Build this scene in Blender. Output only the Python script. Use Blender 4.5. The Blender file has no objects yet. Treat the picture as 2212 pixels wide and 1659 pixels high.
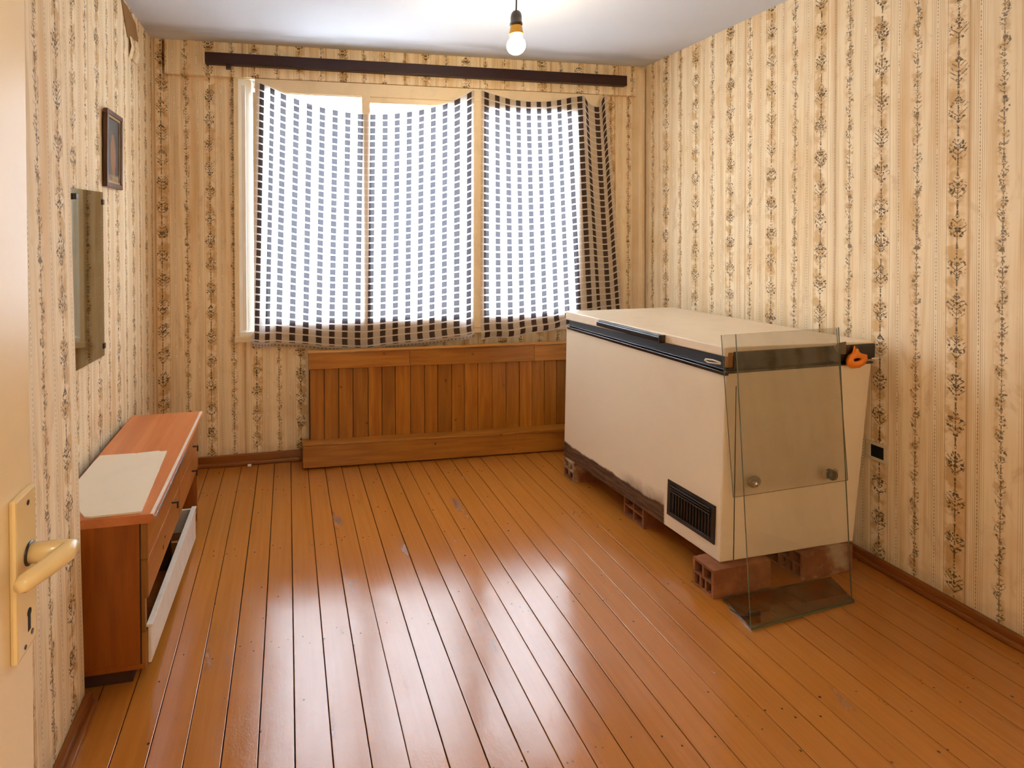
import bpy, bmesh, math, random
from mathutils import Vector, Matrix

random.seed(7)
S = bpy.context.scene
COL = S.collection

# ------------------------------------------------------------------ camera
F_PX, CX, CY, W_PX, H_PX = 1190.0, 850.7, 517.4, 2212.0, 1659.0
YAW, PITCH, ROLL = math.radians(10.9115), math.radians(0.73205), math.radians(0.22468)
CAM = Vector((0.0, 0.0, 1.5))
fwd = Vector((math.sin(YAW) * math.cos(PITCH), math.cos(YAW) * math.cos(PITCH), -math.sin(PITCH)))
rgt = Vector((math.cos(YAW), -math.sin(YAW), 0.0))
dwn = fwd.cross(rgt)
cr, sr = math.cos(ROLL), math.sin(ROLL)
R_, D_ = cr * rgt + sr * dwn, cr * dwn - sr * rgt
cam_data = bpy.data.cameras.new('camera')
cam_data.sensor_width = 36.0
cam_data.sensor_fit = 'HORIZONTAL'
cam_data.lens = F_PX / W_PX * 36.0
cam_data.shift_x = (W_PX / 2 - CX) / W_PX
cam_data.shift_y = -(H_PX / 2 - CY) / W_PX
cam_data.clip_start = 0.02
cam = bpy.data.objects.new('camera', cam_data)
up = -D_
m = Matrix(((R_.x, up.x, -fwd.x, CAM.x), (R_.y, up.y, -fwd.y, CAM.y), (R_.z, up.z, -fwd.z, CAM.z), (0, 0, 0, 1)))
cam.matrix_world = m
COL.objects.link(cam)
S.camera = cam

# ------------------------------------------------------------------ world, exposure
SKY_STRENGTH = 26.0
BULB_STRENGTH = 190.0
HALL_FILL_STRENGTH = 125.0
world = bpy.data.worlds.new('sky')
world.use_nodes = True
S.world = world
bg = world.node_tree.nodes['Background']
bg.inputs['Color'].default_value = (0.80, 0.90, 1.0, 1)
bg.inputs['Strength'].default_value = SKY_STRENGTH
S.view_settings.view_transform = 'Standard'
S.view_settings.look = 'None'
S.view_settings.gamma = 1.0
S.view_settings.use_curve_mapping = False
S.view_settings.exposure = 0.02
S.cycles.use_denoising = True
S.cycles.max_bounces = 10
S.cycles.diffuse_bounces = 6
S.cycles.transparent_max_bounces = 16
S.cycles.sample_clamp_indirect = 8.0

# ------------------------------------------------------------------ room numbers (metres)
XL, XR, YB, YF, ZC = -0.825, 2.585, 3.69, 0.05, 2.71
XP, YP = -0.64, 1.89            # face and end of the wall projection on the left

# ================================================================== helpers
def srgb(r, g, b):
    f = lambda c: (c / 255 / 12.92) if c / 255 <= 0.04045 else ((c / 255 + 0.055) / 1.055) ** 2.4
    return (f(r), f(g), f(b), 1.0)


class V:
    """A value in a node tree, with arithmetic."""
    nt = None

    def __init__(self, s):
        self.s = s

    @staticmethod
    def _m(op, *a, clamp=False):
        n = V.nt.nodes.new('ShaderNodeMath')
        n.operation = op
        n.use_clamp = clamp
        for i, x in enumerate(a):
            if isinstance(x, V):
                V.nt.links.new(x.s, n.inputs[i])
            else:
                n.inputs[i].default_value = float(x)
        return V(n.outputs[0])

    def __add__(a, b): return V._m('ADD', a, b)
    __radd__ = __add__
    def __sub__(a, b): return V._m('SUBTRACT', a, b)
    def __rsub__(a, b): return V._m('SUBTRACT', b, a)
    def __mul__(a, b): return V._m('MULTIPLY', a, b)
    __rmul__ = __mul__
    def __truediv__(a, b): return V._m('DIVIDE', a, b)
    def __neg__(a): return V._m('MULTIPLY', a, -1)
    def fract(a): return V._m('FRACT', a)
    def floor(a): return V._m('FLOOR', a)
    def abs(a): return V._m('ABSOLUTE', a)
    def sin(a): return V._m('SINE', a)
    def lt(a, b): return V._m('LESS_THAN', a, b)
    def gt(a, b): return V._m('GREATER_THAN', a, b)
    def max(a, b): return V._m('MAXIMUM', a, b)
    def min(a, b): return V._m('MINIMUM', a, b)
    def sat(a): return V._m('ADD', a, 0.0, clamp=True)
    def smooth(a, lo, hi):
        n = V.nt.nodes.new('ShaderNodeMapRange')
        n.interpolation_type = 'SMOOTHSTEP'
        V.nt.links.new(a.s, n.inputs['Value'])
        if lo <= hi:
            n.inputs['From Min'].default_value, n.inputs['From Max'].default_value = lo, hi
        else:
            n.inputs['From Min'].default_value, n.inputs['From Max'].default_value = hi, lo
            n.inputs['To Min'].default_value, n.inputs['To Max'].default_value = 1, 0
        return V(n.outputs['Result'])


def vec(x, y, z=0.0):
    n = V.nt.nodes.new('ShaderNodeCombineXYZ')
    for i, c in enumerate((x, y, z)):
        if isinstance(c, V):
            V.nt.links.new(c.s, n.inputs[i])
        else:
            n.inputs[i].default_value = c
    return V(n.outputs[0])


def coords(kind='Object'):
    n = V.nt.nodes.new('ShaderNodeTexCoord')
    s = V.nt.nodes.new('ShaderNodeSeparateXYZ')
    V.nt.links.new(n.outputs[kind], s.inputs[0])
    return V(s.outputs[0]), V(s.outputs[1]), V(s.outputs[2])


def noise(v, scale, detail=2.0, rough=0.5, out='Fac', distortion=0.0):
    n = V.nt.nodes.new('ShaderNodeTexNoise')
    V.nt.links.new(v.s, n.inputs['Vector'])
    n.inputs['Scale'].default_value = scale
    n.inputs['Detail'].default_value = detail
    n.inputs['Roughness'].default_value = rough
    n.inputs['Distortion'].default_value = distortion
    return V(n.outputs[out])


def voronoi(v, scale, feature='F1', out='Distance'):
    n = V.nt.nodes.new('ShaderNodeTexVoronoi')
    n.feature = feature
    V.nt.links.new(v.s, n.inputs['Vector'])
    n.inputs['Scale'].default_value = scale
    return V(n.outputs[out])


def rand_obj():
    return V(V.nt.nodes.new('ShaderNodeObjectInfo').outputs['Random'])


def mixc(f, a, b, mode='MIX'):
    n = V.nt.nodes.new('ShaderNodeMix')
    n.data_type = 'RGBA'
    n.blend_type = mode
    if isinstance(f, V):
        V.nt.links.new(f.s, n.inputs[0])
    else:
        n.inputs[0].default_value = f
    for i, c in ((6, a), (7, b)):
        if isinstance(c, V):
            V.nt.links.new(c.s, n.inputs[i])
        else:
            n.inputs[i].default_value = c
    return V(n.outputs[2])


def new_mat(name):
    mt = bpy.data.materials.new(name)
    mt.use_nodes = True
    V.nt = mt.node_tree
    return mt, mt.node_tree.nodes['Principled BSDF']


def setin(b, key, val):
    if isinstance(val, V):
        V.nt.links.new(val.s, b.inputs[key])
    else:
        b.inputs[key].default_value = val


def bump(b, h, strength=0.3, dist=0.002):
    n = V.nt.nodes.new('ShaderNodeBump')
    n.inputs['Strength'].default_value = strength
    n.inputs['Distance'].default_value = dist
    V.nt.links.new(h.s, n.inputs['Height'])
    V.nt.links.new(n.outputs[0], b.inputs['Normal'])


def plain(name, col, rough=0.5, metal=0.0, spec=0.5, wear=0.0, coat=0.0, wear_col=None, wscale=9.0):
    mt, b = new_mat(name)
    x, y, z = coords()
    p = vec(x, y, z)
    n = noise(p, wscale, 4, 0.6)
    c2 = wear_col or tuple(list(Vector(col[:3]) * 0.72)) + (1.0,)
    c = mixc((n.smooth(0.45, 0.75)) * wear, col, c2) if wear else None
    setin(b, 'Base Color', c if c else col)
    b.inputs['Roughness'].default_value = rough
    b.inputs['Metallic'].default_value = metal
    b.inputs['Specular IOR Level'].default_value = spec
    b.inputs['Coat Weight'].default_value = coat
    b.inputs['Coat Roughness'].default_value = 0.12
    if wear:
        bump(b, noise(p, wscale * 5, 3), 0.08, 0.002)
    return mt


# ------------------------------------------------------------------ materials
def wallpaper(name, axis, phase, gap_shade=False):
    """Old striped paper: a wide floral column, a beaded line, a narrow floral column, a beaded line, every 0.283 m."""
    mt, b = new_mat(name)
    x, y, z = coords()
    u = x if axis == 'x' else y
    P = 0.283
    wob = (noise(vec(u * 2.0, z * 1.2), 1.0, 1) - 0.5) * 0.008
    u = u - phase + wob
    v = z
    d0 = ((u / P + 0.5).fract() - 0.5) * P
    d1 = ((u / P).fract() - 0.5) * P
    d2 = ((u / (P / 2) ).fract() - 0.5) * (P / 2)
    col_id = (u / P + 0.5).floor()
    p2 = vec(u, v)
    fine = noise(p2, 130.0, 3, 0.65)
    warp = noise(p2, 45.0, 2)
    def floral(d, idv, period, wmin, wmax, seed):
        t = (v / period + idv * 0.37 + seed).fract()
        flower = (t - 0.5).abs().smooth(0.36, 0.08)            # 1 at the bloom, 0 between blooms
        width = wmin + flower * (wmax - wmin)
        ad = d.abs()                                           # mirrored about the stem
        env = (ad / width + (warp - 0.5) * 0.9).smooth(1.0, 0.80)
        cells = voronoi(vec(ad + seed + d * 0.25, v * 0.9), 95.0)
        rnd = noise(vec(ad + seed * 3, v), 55.0, 2)
        spots = cells.smooth(0.50, 0.36) * rnd.smooth(0.44, 0.50)
        chev = (((v - ad * 0.95) / 0.019).fract() - 0.5).abs().smooth(0.16, 0.08) * rnd.smooth(0.56, 0.49)
        stem = (ad + (warp - 0.5) * 0.003).smooth(0.0024, 0.0012) * noise(vec(d * 0.0 + seed, v), 95.0, 2).smooth(0.42, 0.50)
        return (env * spots).max(stem).max(chev * env * 0.85).sat()
    f0 = floral(d0, col_id, 0.155, 0.004, 0.034, 0.13)
    f1 = floral(d1, col_id, 0.118, 0.006, 0.019, 0.61)
    bead_on = ((v / 0.0145).fract() - 0.5).abs().lt(0.32)
    bead = d2.abs().smooth(0.0019, 0.0010) * bead_on * noise(vec(u * 0.2, v), 30.0, 2).smooth(0.3, 0.5)
    def line(off, w=0.0011):
        return (d2.abs() - off).abs().smooth(w, w * 0.4)
    lines = line(0.0075).max(line(0.0125) * 0.7).max(line(0.020) * 0.5)
    wash0 = (d0 - 0.006 + (warp - 0.5) * 0.03).abs().smooth(0.040, 0.018) * noise(p2, 16.0, 3, 0.6).smooth(0.42, 0.58)
    wash1 = (d1 - 0.004 + (warp - 0.5) * 0.02).abs().smooth(0.026, 0.010) * noise(p2, 19.0, 3, 0.6).smooth(0.48, 0.60)
    edge = ((d0.abs() - 0.036).abs()).smooth(0.0016, 0.0006)
    streak = noise(vec(u * 26.0, v * 0.9), 1.0, 3, 0.7)
    age = noise(p2, 2.3, 4, 0.6)
    base = mixc(streak.smooth(0.42, 0.70), srgb(236, 218, 188), srgb(216, 188, 146))
    base = mixc(age.smooth(0.48, 0.78) * 0.5, base, srgb(204, 162, 104))
    band = noise(vec(u * 8.0, v * 0.22), 1.0, 3, 0.6)
    base = mixc(band.smooth(0.54, 0.68) * 0.45, base, srgb(204, 156, 92))
    stain = noise(vec(u * 9.0, v * 4.0), 1.0, 4, 0.7, distortion=0.8)
    base = mixc(stain.smooth(0.56, 0.70) * 0.35, base, srgb(176, 132, 76))
    c = mixc((wash0 * 0.75).max(wash1 * 0.6), base, srgb(188, 148, 92))
    halo = (line(0.010, 0.0016).max(((d0.abs() - 0.040).abs()).smooth(0.0020, 0.0008)))
    c = mixc(halo * 0.5, c, srgb(246, 234, 210))
    c = mixc((lines * 0.75).max(edge * 0.6), c, srgb(156, 116, 68))
    c = mixc(bead * 0.75, c, srgb(98, 78, 48))
    c = mixc((f0 * (0.65 + fine * 0.7)).max(f1 * (0.5 + fine * 0.7)).sat() * 0.95, c, srgb(70, 54, 34))
    # paper seams every 0.53 m, with a yellowed glue line
    seam = (((u + 0.055) / 0.53).fract() - 0.5) * 0.53
    c = mixc(seam.abs().smooth(0.010, 0.001) * 0.5, c, srgb(170, 122, 62))
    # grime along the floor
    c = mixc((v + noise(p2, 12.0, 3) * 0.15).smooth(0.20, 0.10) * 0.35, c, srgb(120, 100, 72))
    if gap_shade:  # shade in the gap behind the sideboard, painted into the paper colour
        shade = (v + noise(vec(u * 9.0, v * 9.0), 1.0, 4, 0.7) * 0.22).smooth(0.80, 0.64) * (u - 2.2).smooth(-0.3, 0.1) * (u - 2.95).smooth(0.1, -0.2)
        c = mixc(shade * 0.8, c, srgb(84, 74, 66))
    setin(b, 'Base Color', c)
    b.inputs['Roughness'].default_value = 0.75
    b.inputs['Specular IOR Level'].default_value = 0.25
    wrinkle = noise(vec(u * 5.0, v * 1.1), 1.0, 4, 0.6)
    bump(b, wrinkle * 0.8 + f0 * 0.08 + seam.abs().smooth(0.006, 0.0) * 0.25, 0.5, 0.006)
    return mt


def plank_mat():
    mt, b = new_mat('painted_floor_plank')
    x, y, z = coords()
    r = rand_obj()
    p = vec(x, y, r * 20.0)
    grain = noise(vec(x * 60.0, y * 2.2, r * 30.0), 1.0, 4, 0.6)
    blot = noise(p, 2.2, 4, 0.6)
    c = mixc(grain.smooth(0.3, 0.75), srgb(168, 104, 44), srgb(158, 95, 36))
    c = mixc(blot.smooth(0.45, 0.75) * 0.5, c, srgb(170, 102, 32))
    c = mixc(r * 0.26, c, srgb(142, 86, 36))
    dirt = noise(vec(x * 9.0, y * 2.6, r * 9.0), 1.0, 5, 0.65)
    c = mixc(dirt.smooth(0.63, 0.75) * 0.75, c, srgb(84, 60, 44))
    # paint rubbed off down to grey wood in a few spots
    chip = noise(vec(x * 30.0, y * 13.0, r * 17.0), 1.0, 3, 0.6)
    c = mixc(chip.smooth(0.76, 0.785) * 0.8, c, srgb(84, 62, 48))
    nail = voronoi(vec(x * 1.0, y * 1.0, r * 5.0), 11.0)
    joist = (((y + 0.12) / 0.62).fract() - 0.5).abs().lt(0.05)
    nail2 = voronoi(vec(x, y, 1.0), 34.0)
    c = mixc((nail.smooth(0.055, 0.035)).max(nail2.smooth(0.13, 0.09) * joist), c, srgb(66, 38, 20))
    smear = noise(vec(x * 14.0, y * 4.5, 3.0), 1.0, 4, 0.65)
    c = mixc(smear.smooth(0.70, 0.78) * 0.6, c, srgb(92, 80, 74))
    setin(b, 'Base Color', c)
    wr = noise(vec(x * 70.0, y * 22.0, r * 40.0), 1.0, 4, 0.62, distortion=1.1)
    setin(b, 'Roughness', 0.09 + blot * 0.12 + dirt.smooth(0.6, 0.75) * 0.2)
    b.inputs['Specular IOR Level'].default_value = 1.0
    crk = noise(vec(x, y, r * 5.0), 95.0, 3, 0.6, distortion=1.6)
    worn = noise(p, 5.0, 3, 0.6).smooth(0.42, 0.6)
    bump(b, wr * 0.35 + grain * 0.06 + crk * worn * 0.45 + noise(vec(x * 9.0, y * 3.0, r * 11.0), 1.0, 2) * 1.1, 0.17, 0.0035)
    return mt


def wood(name, c1, c2, axis='z', scale=1.0, rough=0.35, rnd=0.25, knots=True, dark=(70, 35, 12)):
    mt, b = new_mat(name)
    x, y, z = coords()
    r = rand_obj()
    st = {'x': (2.0, 30.0, 30.0), 'y': (30.0, 2.0, 30.0), 'z': (30.0, 30.0, 2.0)}[axis]
    p = vec(x * st[0] * scale + r * 40.0, y * st[1] * scale + r * 17.0, z * st[2] * scale + r * 23.0)
    g = noise(p, 1.0, 5, 0.6, distortion=0.6)
    c = mixc(g.smooth(0.3, 0.72), c1, c2)
    c = mixc(r * rnd, c, srgb(*dark))
    if knots:
        k = voronoi(vec(x * 5.0 + r * 9.0, y * 5.0, z * 5.0 + r * 3.0), 1.6)
        c = mixc(k.smooth(0.10, 0.03) * 0.8, c, srgb(66, 30, 10))
    setin(b, 'Base Color', c)
    b.inputs['Roughness'].default_value = rough
    bump(b, g, 0.15, 0.002)
    return mt


def ceiling_mat():
    mt, b = new_mat('ceiling_paint')
    x, y, z = coords()
    p = vec(x, y, z)
    n = noise(p, 1.7, 4, 0.6)
    c = mixc(n.smooth(0.4, 0.8) * 0.25, srgb(202, 206, 216), srgb(188, 186, 188))
    dark_band = (y - (3.47 + (noise(vec(x, 0.0), 2.0, 2) - 0.5) * 0.08)).abs().smooth(0.13, 0.0) * noise(vec(x * 2.0, y * 8.0), 1.0, 3).smooth(0.25, 0.6)  # uneven darker band across the ceiling, just short of the back wall
    c = mixc(dark_band * 0.40, c, srgb(124, 112, 98))
    setin(b, 'Base Color', c)
    b.inputs['Roughness'].default_value = 0.8
    bump(b, noise(p, 3.0, 3), 0.25, 0.01)
    return mt


def curtain_mat():
    mt, b = new_mat('checked_curtain_cloth')
    nt = mt.node_tree
    u, v, _ = coords('UV')
    PU, PVV = 0.088, 0.0475
    a = (u / PU).fract()
    dark_col = (a - 0.5).abs().lt(0.225)
    light_col = 1.0 - dark_col
    row = (v / PVV).fract()
    wline = (row - 0.5).abs().gt(0.40)
    vline = (((a - 0.5).abs() - 0.225).abs()).lt(0.035)
    weave = noise(vec(u * 600.0, v * 600.0), 1.0, 2)
    ctr = noise(vec(u * 14.0, v * 14.0), 1.0, 3)
    # rows of the cloth: brown checks in the dark columns, beige in the light ones, white between the rows
    c = mixc(dark_col, srgb(206, 188, 170), srgb(74, 56, 50))
    c = mixc(weave.smooth(0.45, 0.6) * 0.22, c, srgb(160, 140, 126))
    c = mixc(wline, c, srgb(240, 232, 224))
    c = mixc(vline * (1.0 - wline) * 0.25, c, srgb(222, 206, 190))
    hem = v.gt(1.625)
    lace = ((u / 0.026).fract() - 0.5).abs().lt(0.22) * ((v - 1.645).abs()).lt(0.006)
    c = mixc(hem, c, mixc(lace, srgb(226, 210, 190), srgb(84, 62, 50)))
    dens = (dark_col * (1.0 - wline) * (1.0 - hem)).max(hem * 0.5)
    nodes, links = nt.nodes, nt.links
    nodes.remove(b)
    out = [n for n in nodes if n.type == 'OUTPUT_MATERIAL'][0]
    dif = nodes.new('ShaderNodeBsdfDiffuse')
    links.new(c.s, dif.inputs['Color'])
    trl = nodes.new('ShaderNodeBsdfTranslucent')
    ct = mixc(dens, (0.86, 0.86, 0.88, 1.0), (0.030, 0.030, 0.037, 1.0))
    links.new(ct.s, trl.inputs['Color'])
    mx = nodes.new('ShaderNodeMixShader')
    mx.inputs[0].default_value = 0.5
    links.new(dif.outputs[0], mx.inputs[1])
    links.new(trl.outputs[0], mx.inputs[2])
    tr = nodes.new('ShaderNodeBsdfTransparent')
    mx2 = nodes.new('ShaderNodeMixShader')
    setf = 0.15 * (1.0 - dens) + 0.003 + ctr * 0.004
    links.new(setf.s, mx2.inputs[0])
    links.new(mx.outputs[0], mx2.inputs[1])
    links.new(tr.outputs[0], mx2.inputs[2])
    links.new(mx2.outputs[0], out.inputs[0])
    return mt


def glass_mat(name, tint, refl=0.06, dust=0.0, dust_col=(190, 180, 165)):
    mt, b = new_mat(name)
    nt = mt.node_tree
    nodes, links = nt.nodes, nt.links
    out = [n for n in nodes if n.type == 'OUTPUT_MATERIAL'][0]
    x, y, z = coords()
    tr = nodes.new('ShaderNodeBsdfTransparent')
    tr.inputs['Color'].default_value = tint
    gl = nodes.new('ShaderNodeBsdfGlossy')
    gl.inputs['Roughness'].default_value = 0.03
    lw = nodes.new('ShaderNodeLayerWeight')
    fac = V(lw.outputs['Facing'])
    fac = 0.03 + fac * fac * fac * fac * 0.6
    mx = nodes.new('ShaderNodeMixShader')
    links.new(fac.s, mx.inputs[0])
    links.new(tr.outputs[0], mx.inputs[1])
    links.new(gl.outputs[0], mx.inputs[2])
    last = mx
    if dust:
        df = nodes.new('ShaderNodeBsdfDiffuse')
        df.inputs['Color'].default_value = srgb(*dust_col)
        m2 = nodes.new('ShaderNodeMixShader')
        d = noise(vec(x, y, z), 7.0, 5, 0.65).smooth(0.35, 0.8) * dust
        links.new(d.s, m2.inputs[0])
        links.new(mx.outputs[0], m2.inputs[1])
        links.new(df.outputs[0], m2.inputs[2])
        last = m2
    nodes.remove(b)
    links.new(last.outputs[0], out.inputs[0])
    return mt


def freezer_mat():
    mt, b = new_mat('freezer_enamel')
    s, t, z = coords('UV')            # u along the front in metres, v = height
    ox, oy, oz = coords()
    p = vec(ox, oy, oz)
    s2, zz = s, t
    n = noise(p, 9.0, 5, 0.65)
    grime = noise(p, 2.5, 4, 0.6)
    c = mixc(grime.smooth(0.4, 0.8) * 0.35, srgb(226, 212, 190), srgb(206, 188, 164))
    # rust that has eaten the lower front edge, up to the vent (front face only: u > 0)
    edge = 0.205 + (noise(vec(s2 * 5.0, 0.0), 1.0, 4, 0.6) - 0.5) * 0.05
    on = s2.gt(0.315)
    rust = (zz - edge + (n - 0.5) * 0.03).smooth(0.006, -0.008) * on
    halo = (zz - edge - 0.02 + (n - 0.5) * 0.09).smooth(0.05, -0.03) * (s2 - 0.30).smooth(0.0, 0.03) * (s2 - 0.62).smooth(0.05, -0.1)
    c = mixc(halo * 0.75, c, srgb(112, 80, 44))
    rc = mixc(noise(vec(s2 * 9.0, zz * 60.0), 1.0, 4).smooth(0.4, 0.68), srgb(62, 36, 17), srgb(108, 70, 38))
    c = mixc(rust, c, rc)
    setin(b, 'Base Color', c)
    setin(b, 'Roughness', 0.34 + rust * 0.35)
    bump(b, n * 0.3 + rust * 0.6, 0.12, 0.003)
    return mt


def picture_mat():
    """A dim old print: dark blue-grey ground with a pale upright shape."""
    mt, b = new_mat('faded_print')
    u, v, _ = coords('UV')
    n = noise(vec(u * 6.0, v * 8.0), 1.0, 4, 0.6)
    ax = ((u - 0.5 + (v - 0.5) * 0.12) / 0.22)
    ay = ((v - 0.42) / 0.36)
    r = ax * ax + ay * ay + (n - 0.5) * 0.9
    c = mixc(n, srgb(58, 66, 76), srgb(84, 90, 94))
    c = mixc(r.smooth(1.0, 0.55) * 0.8, c, srgb(150, 108, 78))
    foot = (v.smooth(0.16, 0.10)) * (n.smooth(0.3, 0.6))
    c = mixc(foot * 0.8, c, srgb(176, 150, 110))
    setin(b, 'Base Color', c)
    b.inputs['Roughness'].default_value = 0.25
    return mt


def brick_mat(name='hollow_clay', plaster=0.0):
    mt, b = new_mat(name)
    x, y, z = coords()
    r = rand_obj()
    p = vec(x + r * 7.0, y, z)
    n = noise(p, 14.0, 4, 0.6)
    c = mixc(n.smooth(0.35, 0.7), srgb(118, 66, 34), srgb(140, 86, 50))
    pl = noise(p, 9.0, 3, 0.5)
    c = mixc(pl.smooth(0.46, 0.66) * 0.8 * plaster, c, srgb(176, 156, 128))
    setin(b, 'Base Color', c)
    b.inputs['Roughness'].default_value = 0.85
    bump(b, noise(p, 60.0, 3), 0.25, 0.003)
    return mt


def emit(name, col, strength):
    mt = bpy.data.materials.new(name)
    mt.use_nodes = True
    V.nt = mt.node_tree
    b = mt.node_tree.nodes['Principled BSDF']
    b.inputs['Base Color'].default_value = (0.9, 0.9, 0.9, 1)
    b.inputs['Emission Color'].default_value = col
    b.inputs['Emission Strength'].default_value = strength
    return mt


M = dict(
    paper_back=wallpaper('wallpaper_back', 'x', -0.486),
    paper_right=wallpaper('wallpaper_right', 'y', 1.991),
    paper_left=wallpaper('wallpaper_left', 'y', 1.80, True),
    ceiling=ceiling_mat(),
    plank=plank_mat(),
    subfloor=plain('dark_gap', srgb(30, 20, 14), 0.9),
    base=wood('brown_baseboard', srgb(136, 78, 30), srgb(112, 60, 22), 'y', 1.0, 0.3, 0.1, False),
    base_x=wood('brown_baseboard_x', srgb(136, 78, 30), srgb(112, 60, 22), 'x', 1.0, 0.3, 0.1, False),
    plaster=plain('grey_plaster', srgb(150, 132, 106), 0.9, wear=0.6),
    cream=plain('cream_window_paint', srgb(226, 206, 172), 0.4, wear=0.4),
    white=plain('white_window_paint', srgb(240, 242, 242), 0.4, wear=0.12),
    door=plain('cream_door_paint', srgb(228, 206, 168), 0.34, wear=0.15),
    handle=plain('ivory_brass', srgb(222, 198, 150), 0.26, spec=0.6, coat=0.4),
    valance=plain('dark_brown_wood', srgb(44, 17, 11), 0.4, wear=0.2, spec=0.3),
    pine=wood('varnished_pine', srgb(178, 112, 36), srgb(146, 84, 20), 'z', 1.0, 0.28, 0.42),
    pine_x=wood('varnished_pine_rail', srgb(172, 110, 40), srgb(142, 84, 26), 'x', 1.0, 0.28, 0.12),
    enamel=freezer_mat(),
    lid=plain('lid_enamel', srgb(228, 212, 190), 0.3, wear=0.25),
    latch=plain('brown_grey_latch', srgb(104, 88, 68), 0.5, wear=0.3),
    rubber=plain('black_rubber', srgb(20, 17, 15), 0.45),
    black=plain('black_plastic', srgb(24, 20, 18), 0.25, wear=0.2, wear_col=srgb(70, 48, 28)),
    gloss_black=plain('shiny_black_plastic', srgb(26, 26, 30), 0.14, spec=0.8),
    chrome=plain('chrome', srgb(200, 196, 188), 0.2, 1.0),
    greyplastic=plain('grey_plastic', srgb(120, 108, 90), 0.4),
    glass=glass_mat('window_glass', (0.97, 0.98, 0.98, 1)),
    pane=glass_mat('clear_glass', (0.978, 0.982, 0.974, 1), dust=0.014),
    pane2=glass_mat('grey_glass', (0.925, 0.922, 0.908, 1), dust=0.014),
    smoked=glass_mat('dusty_brown_glass', (0.76, 0.70, 0.58, 1), dust=0.55, dust_col=(140, 112, 76)),
    edge=plain('glass_edge', srgb(84, 92, 76), 0.2, spec=0.7),
    curtain=curtain_mat(),
    veneer=wood('cabinet_veneer', srgb(156, 84, 24), srgb(132, 66, 14), 'z', 1.0, 0.35, 0.05, False),
    veneer_front=wood('drawer_front_veneer', srgb(172, 104, 50), srgb(148, 84, 36), 'y', 0.8, 0.3, 0.25, False),
    veneer_top=wood('cabinet_top_veneer', srgb(200, 124, 76), srgb(180, 104, 60), 'y', 0.5, 0.3, 0.0, False),
    raw_edge=wood('raw_front_edge', srgb(160, 106, 44), srgb(134, 84, 30), 'z', 1.0, 0.5, 0.3, False),
    dark_in=plain('dark_inside', srgb(58, 30, 14), 0.7),
    alu=plain('aluminium_strip', srgb(196, 206, 226), 0.25, 0.9),
    sheet=plain('white_board_face', srgb(232, 222, 206), 0.5, wear=0.15),
    chalky=plain('chalky_white_paint', srgb(226, 218, 210), 0.55, wear=0.3, wear_col=srgb(176, 168, 160), wscale=22),
    mirror=plain('mirror_silver', srgb(172, 180, 178), 0.03, 1.0),
    frame=wood('dark_picture_frame', srgb(92, 54, 32), srgb(60, 32, 20), 'z', 1.5, 0.35, 0.0, False),
    print=picture_mat(),
    gilt=plain('gilt_slip', srgb(160, 126, 78), 0.4, 0.3),
    bulb=emit('lit_bulb', (1.0, 0.82, 0.52, 1), BULB_STRENGTH),
    hall_fill=emit('hall_fill_glow', (1.0, 0.87, 0.62, 1), HALL_FILL_STRENGTH),
    brass=plain('brass_collar', srgb(176, 126, 40), 0.35, 0.7),
    bakelite=plain('brown_bakelite', srgb(46, 34, 26), 0.35),
    cord=plain('black_cord', srgb(34, 28, 26), 0.6),
    orange=plain('orange_plastic', srgb(236, 128, 22), 0.35, wear=0.2),
    clay=brick_mat(),
    clay_smeared=brick_mat('plaster_smeared_clay', 1.0),
    ivory=plain('ivory_socket', srgb(206, 190, 160), 0.4, wear=0.3),
    hole=plain('black_hole', srgb(8, 7, 6), 0.9),
    brown_paper=plain('bare_brown_wall', srgb(134, 94, 44), 0.8, wear=0.4),
    concrete=plain('outer_render', srgb(222, 220, 214), 0.8),
    hallwall=plain('hall_wall_paint', srgb(232, 206, 160), 0.7),
)


# ------------------------------------------------------------------ mesh helpers
def link(name, bm, mat, parent=None, smooth=False, uv=None):
    me = bpy.data.meshes.new(name)
    bmesh.ops.recalc_face_normals(bm, faces=bm.faces[:])
    if smooth:
        for f in bm.faces:
            f.smooth = True
    bm.to_mesh(me)
    bm.free()
    for mm in (mat if isinstance(mat, (list, tuple)) else [mat]):
        me.materials.append(mm)
    o = bpy.data.objects.new(name, me)
    COL.objects.link(o)
    if parent is not None:
        o.parent = parent
        o.matrix_parent_inverse = parent.matrix_basis.inverted()
    return o


def hexa(bm, b4, t4, bevel=0.0, mi=0):
    """A six-faced solid from four bottom and four top corners (same order)."""
    vs = [bm.verts.new(p) for p in list(b4) + list(t4)]
    fs = []
    for idx in ((3, 2, 1, 0), (4, 5, 6, 7), (0, 1, 5, 4), (1, 2, 6, 5), (2, 3, 7, 6), (3, 0, 4, 7)):
        f = bm.faces.new([vs[i] for i in idx])
        f.material_index = mi
        fs.append(f)
    if bevel > 0:
        es = list({e for f in fs for e in f.edges})
        bmesh.ops.bevel(bm, geom=es, offset=bevel, segments=2, profile=0.6, affect='EDGES')
    return vs


def box(bm, x0, x1, y0, y1, z0, z1, bevel=0.0, mi=0):
    return hexa(bm, [(x0, y0, z0), (x1, y0, z0), (x1, y1, z0), (x0, y1, z0)],
                [(x0, y0, z1), (x1, y0, z1), (x1, y1, z1), (x0, y1, z1)], bevel, mi)


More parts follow.
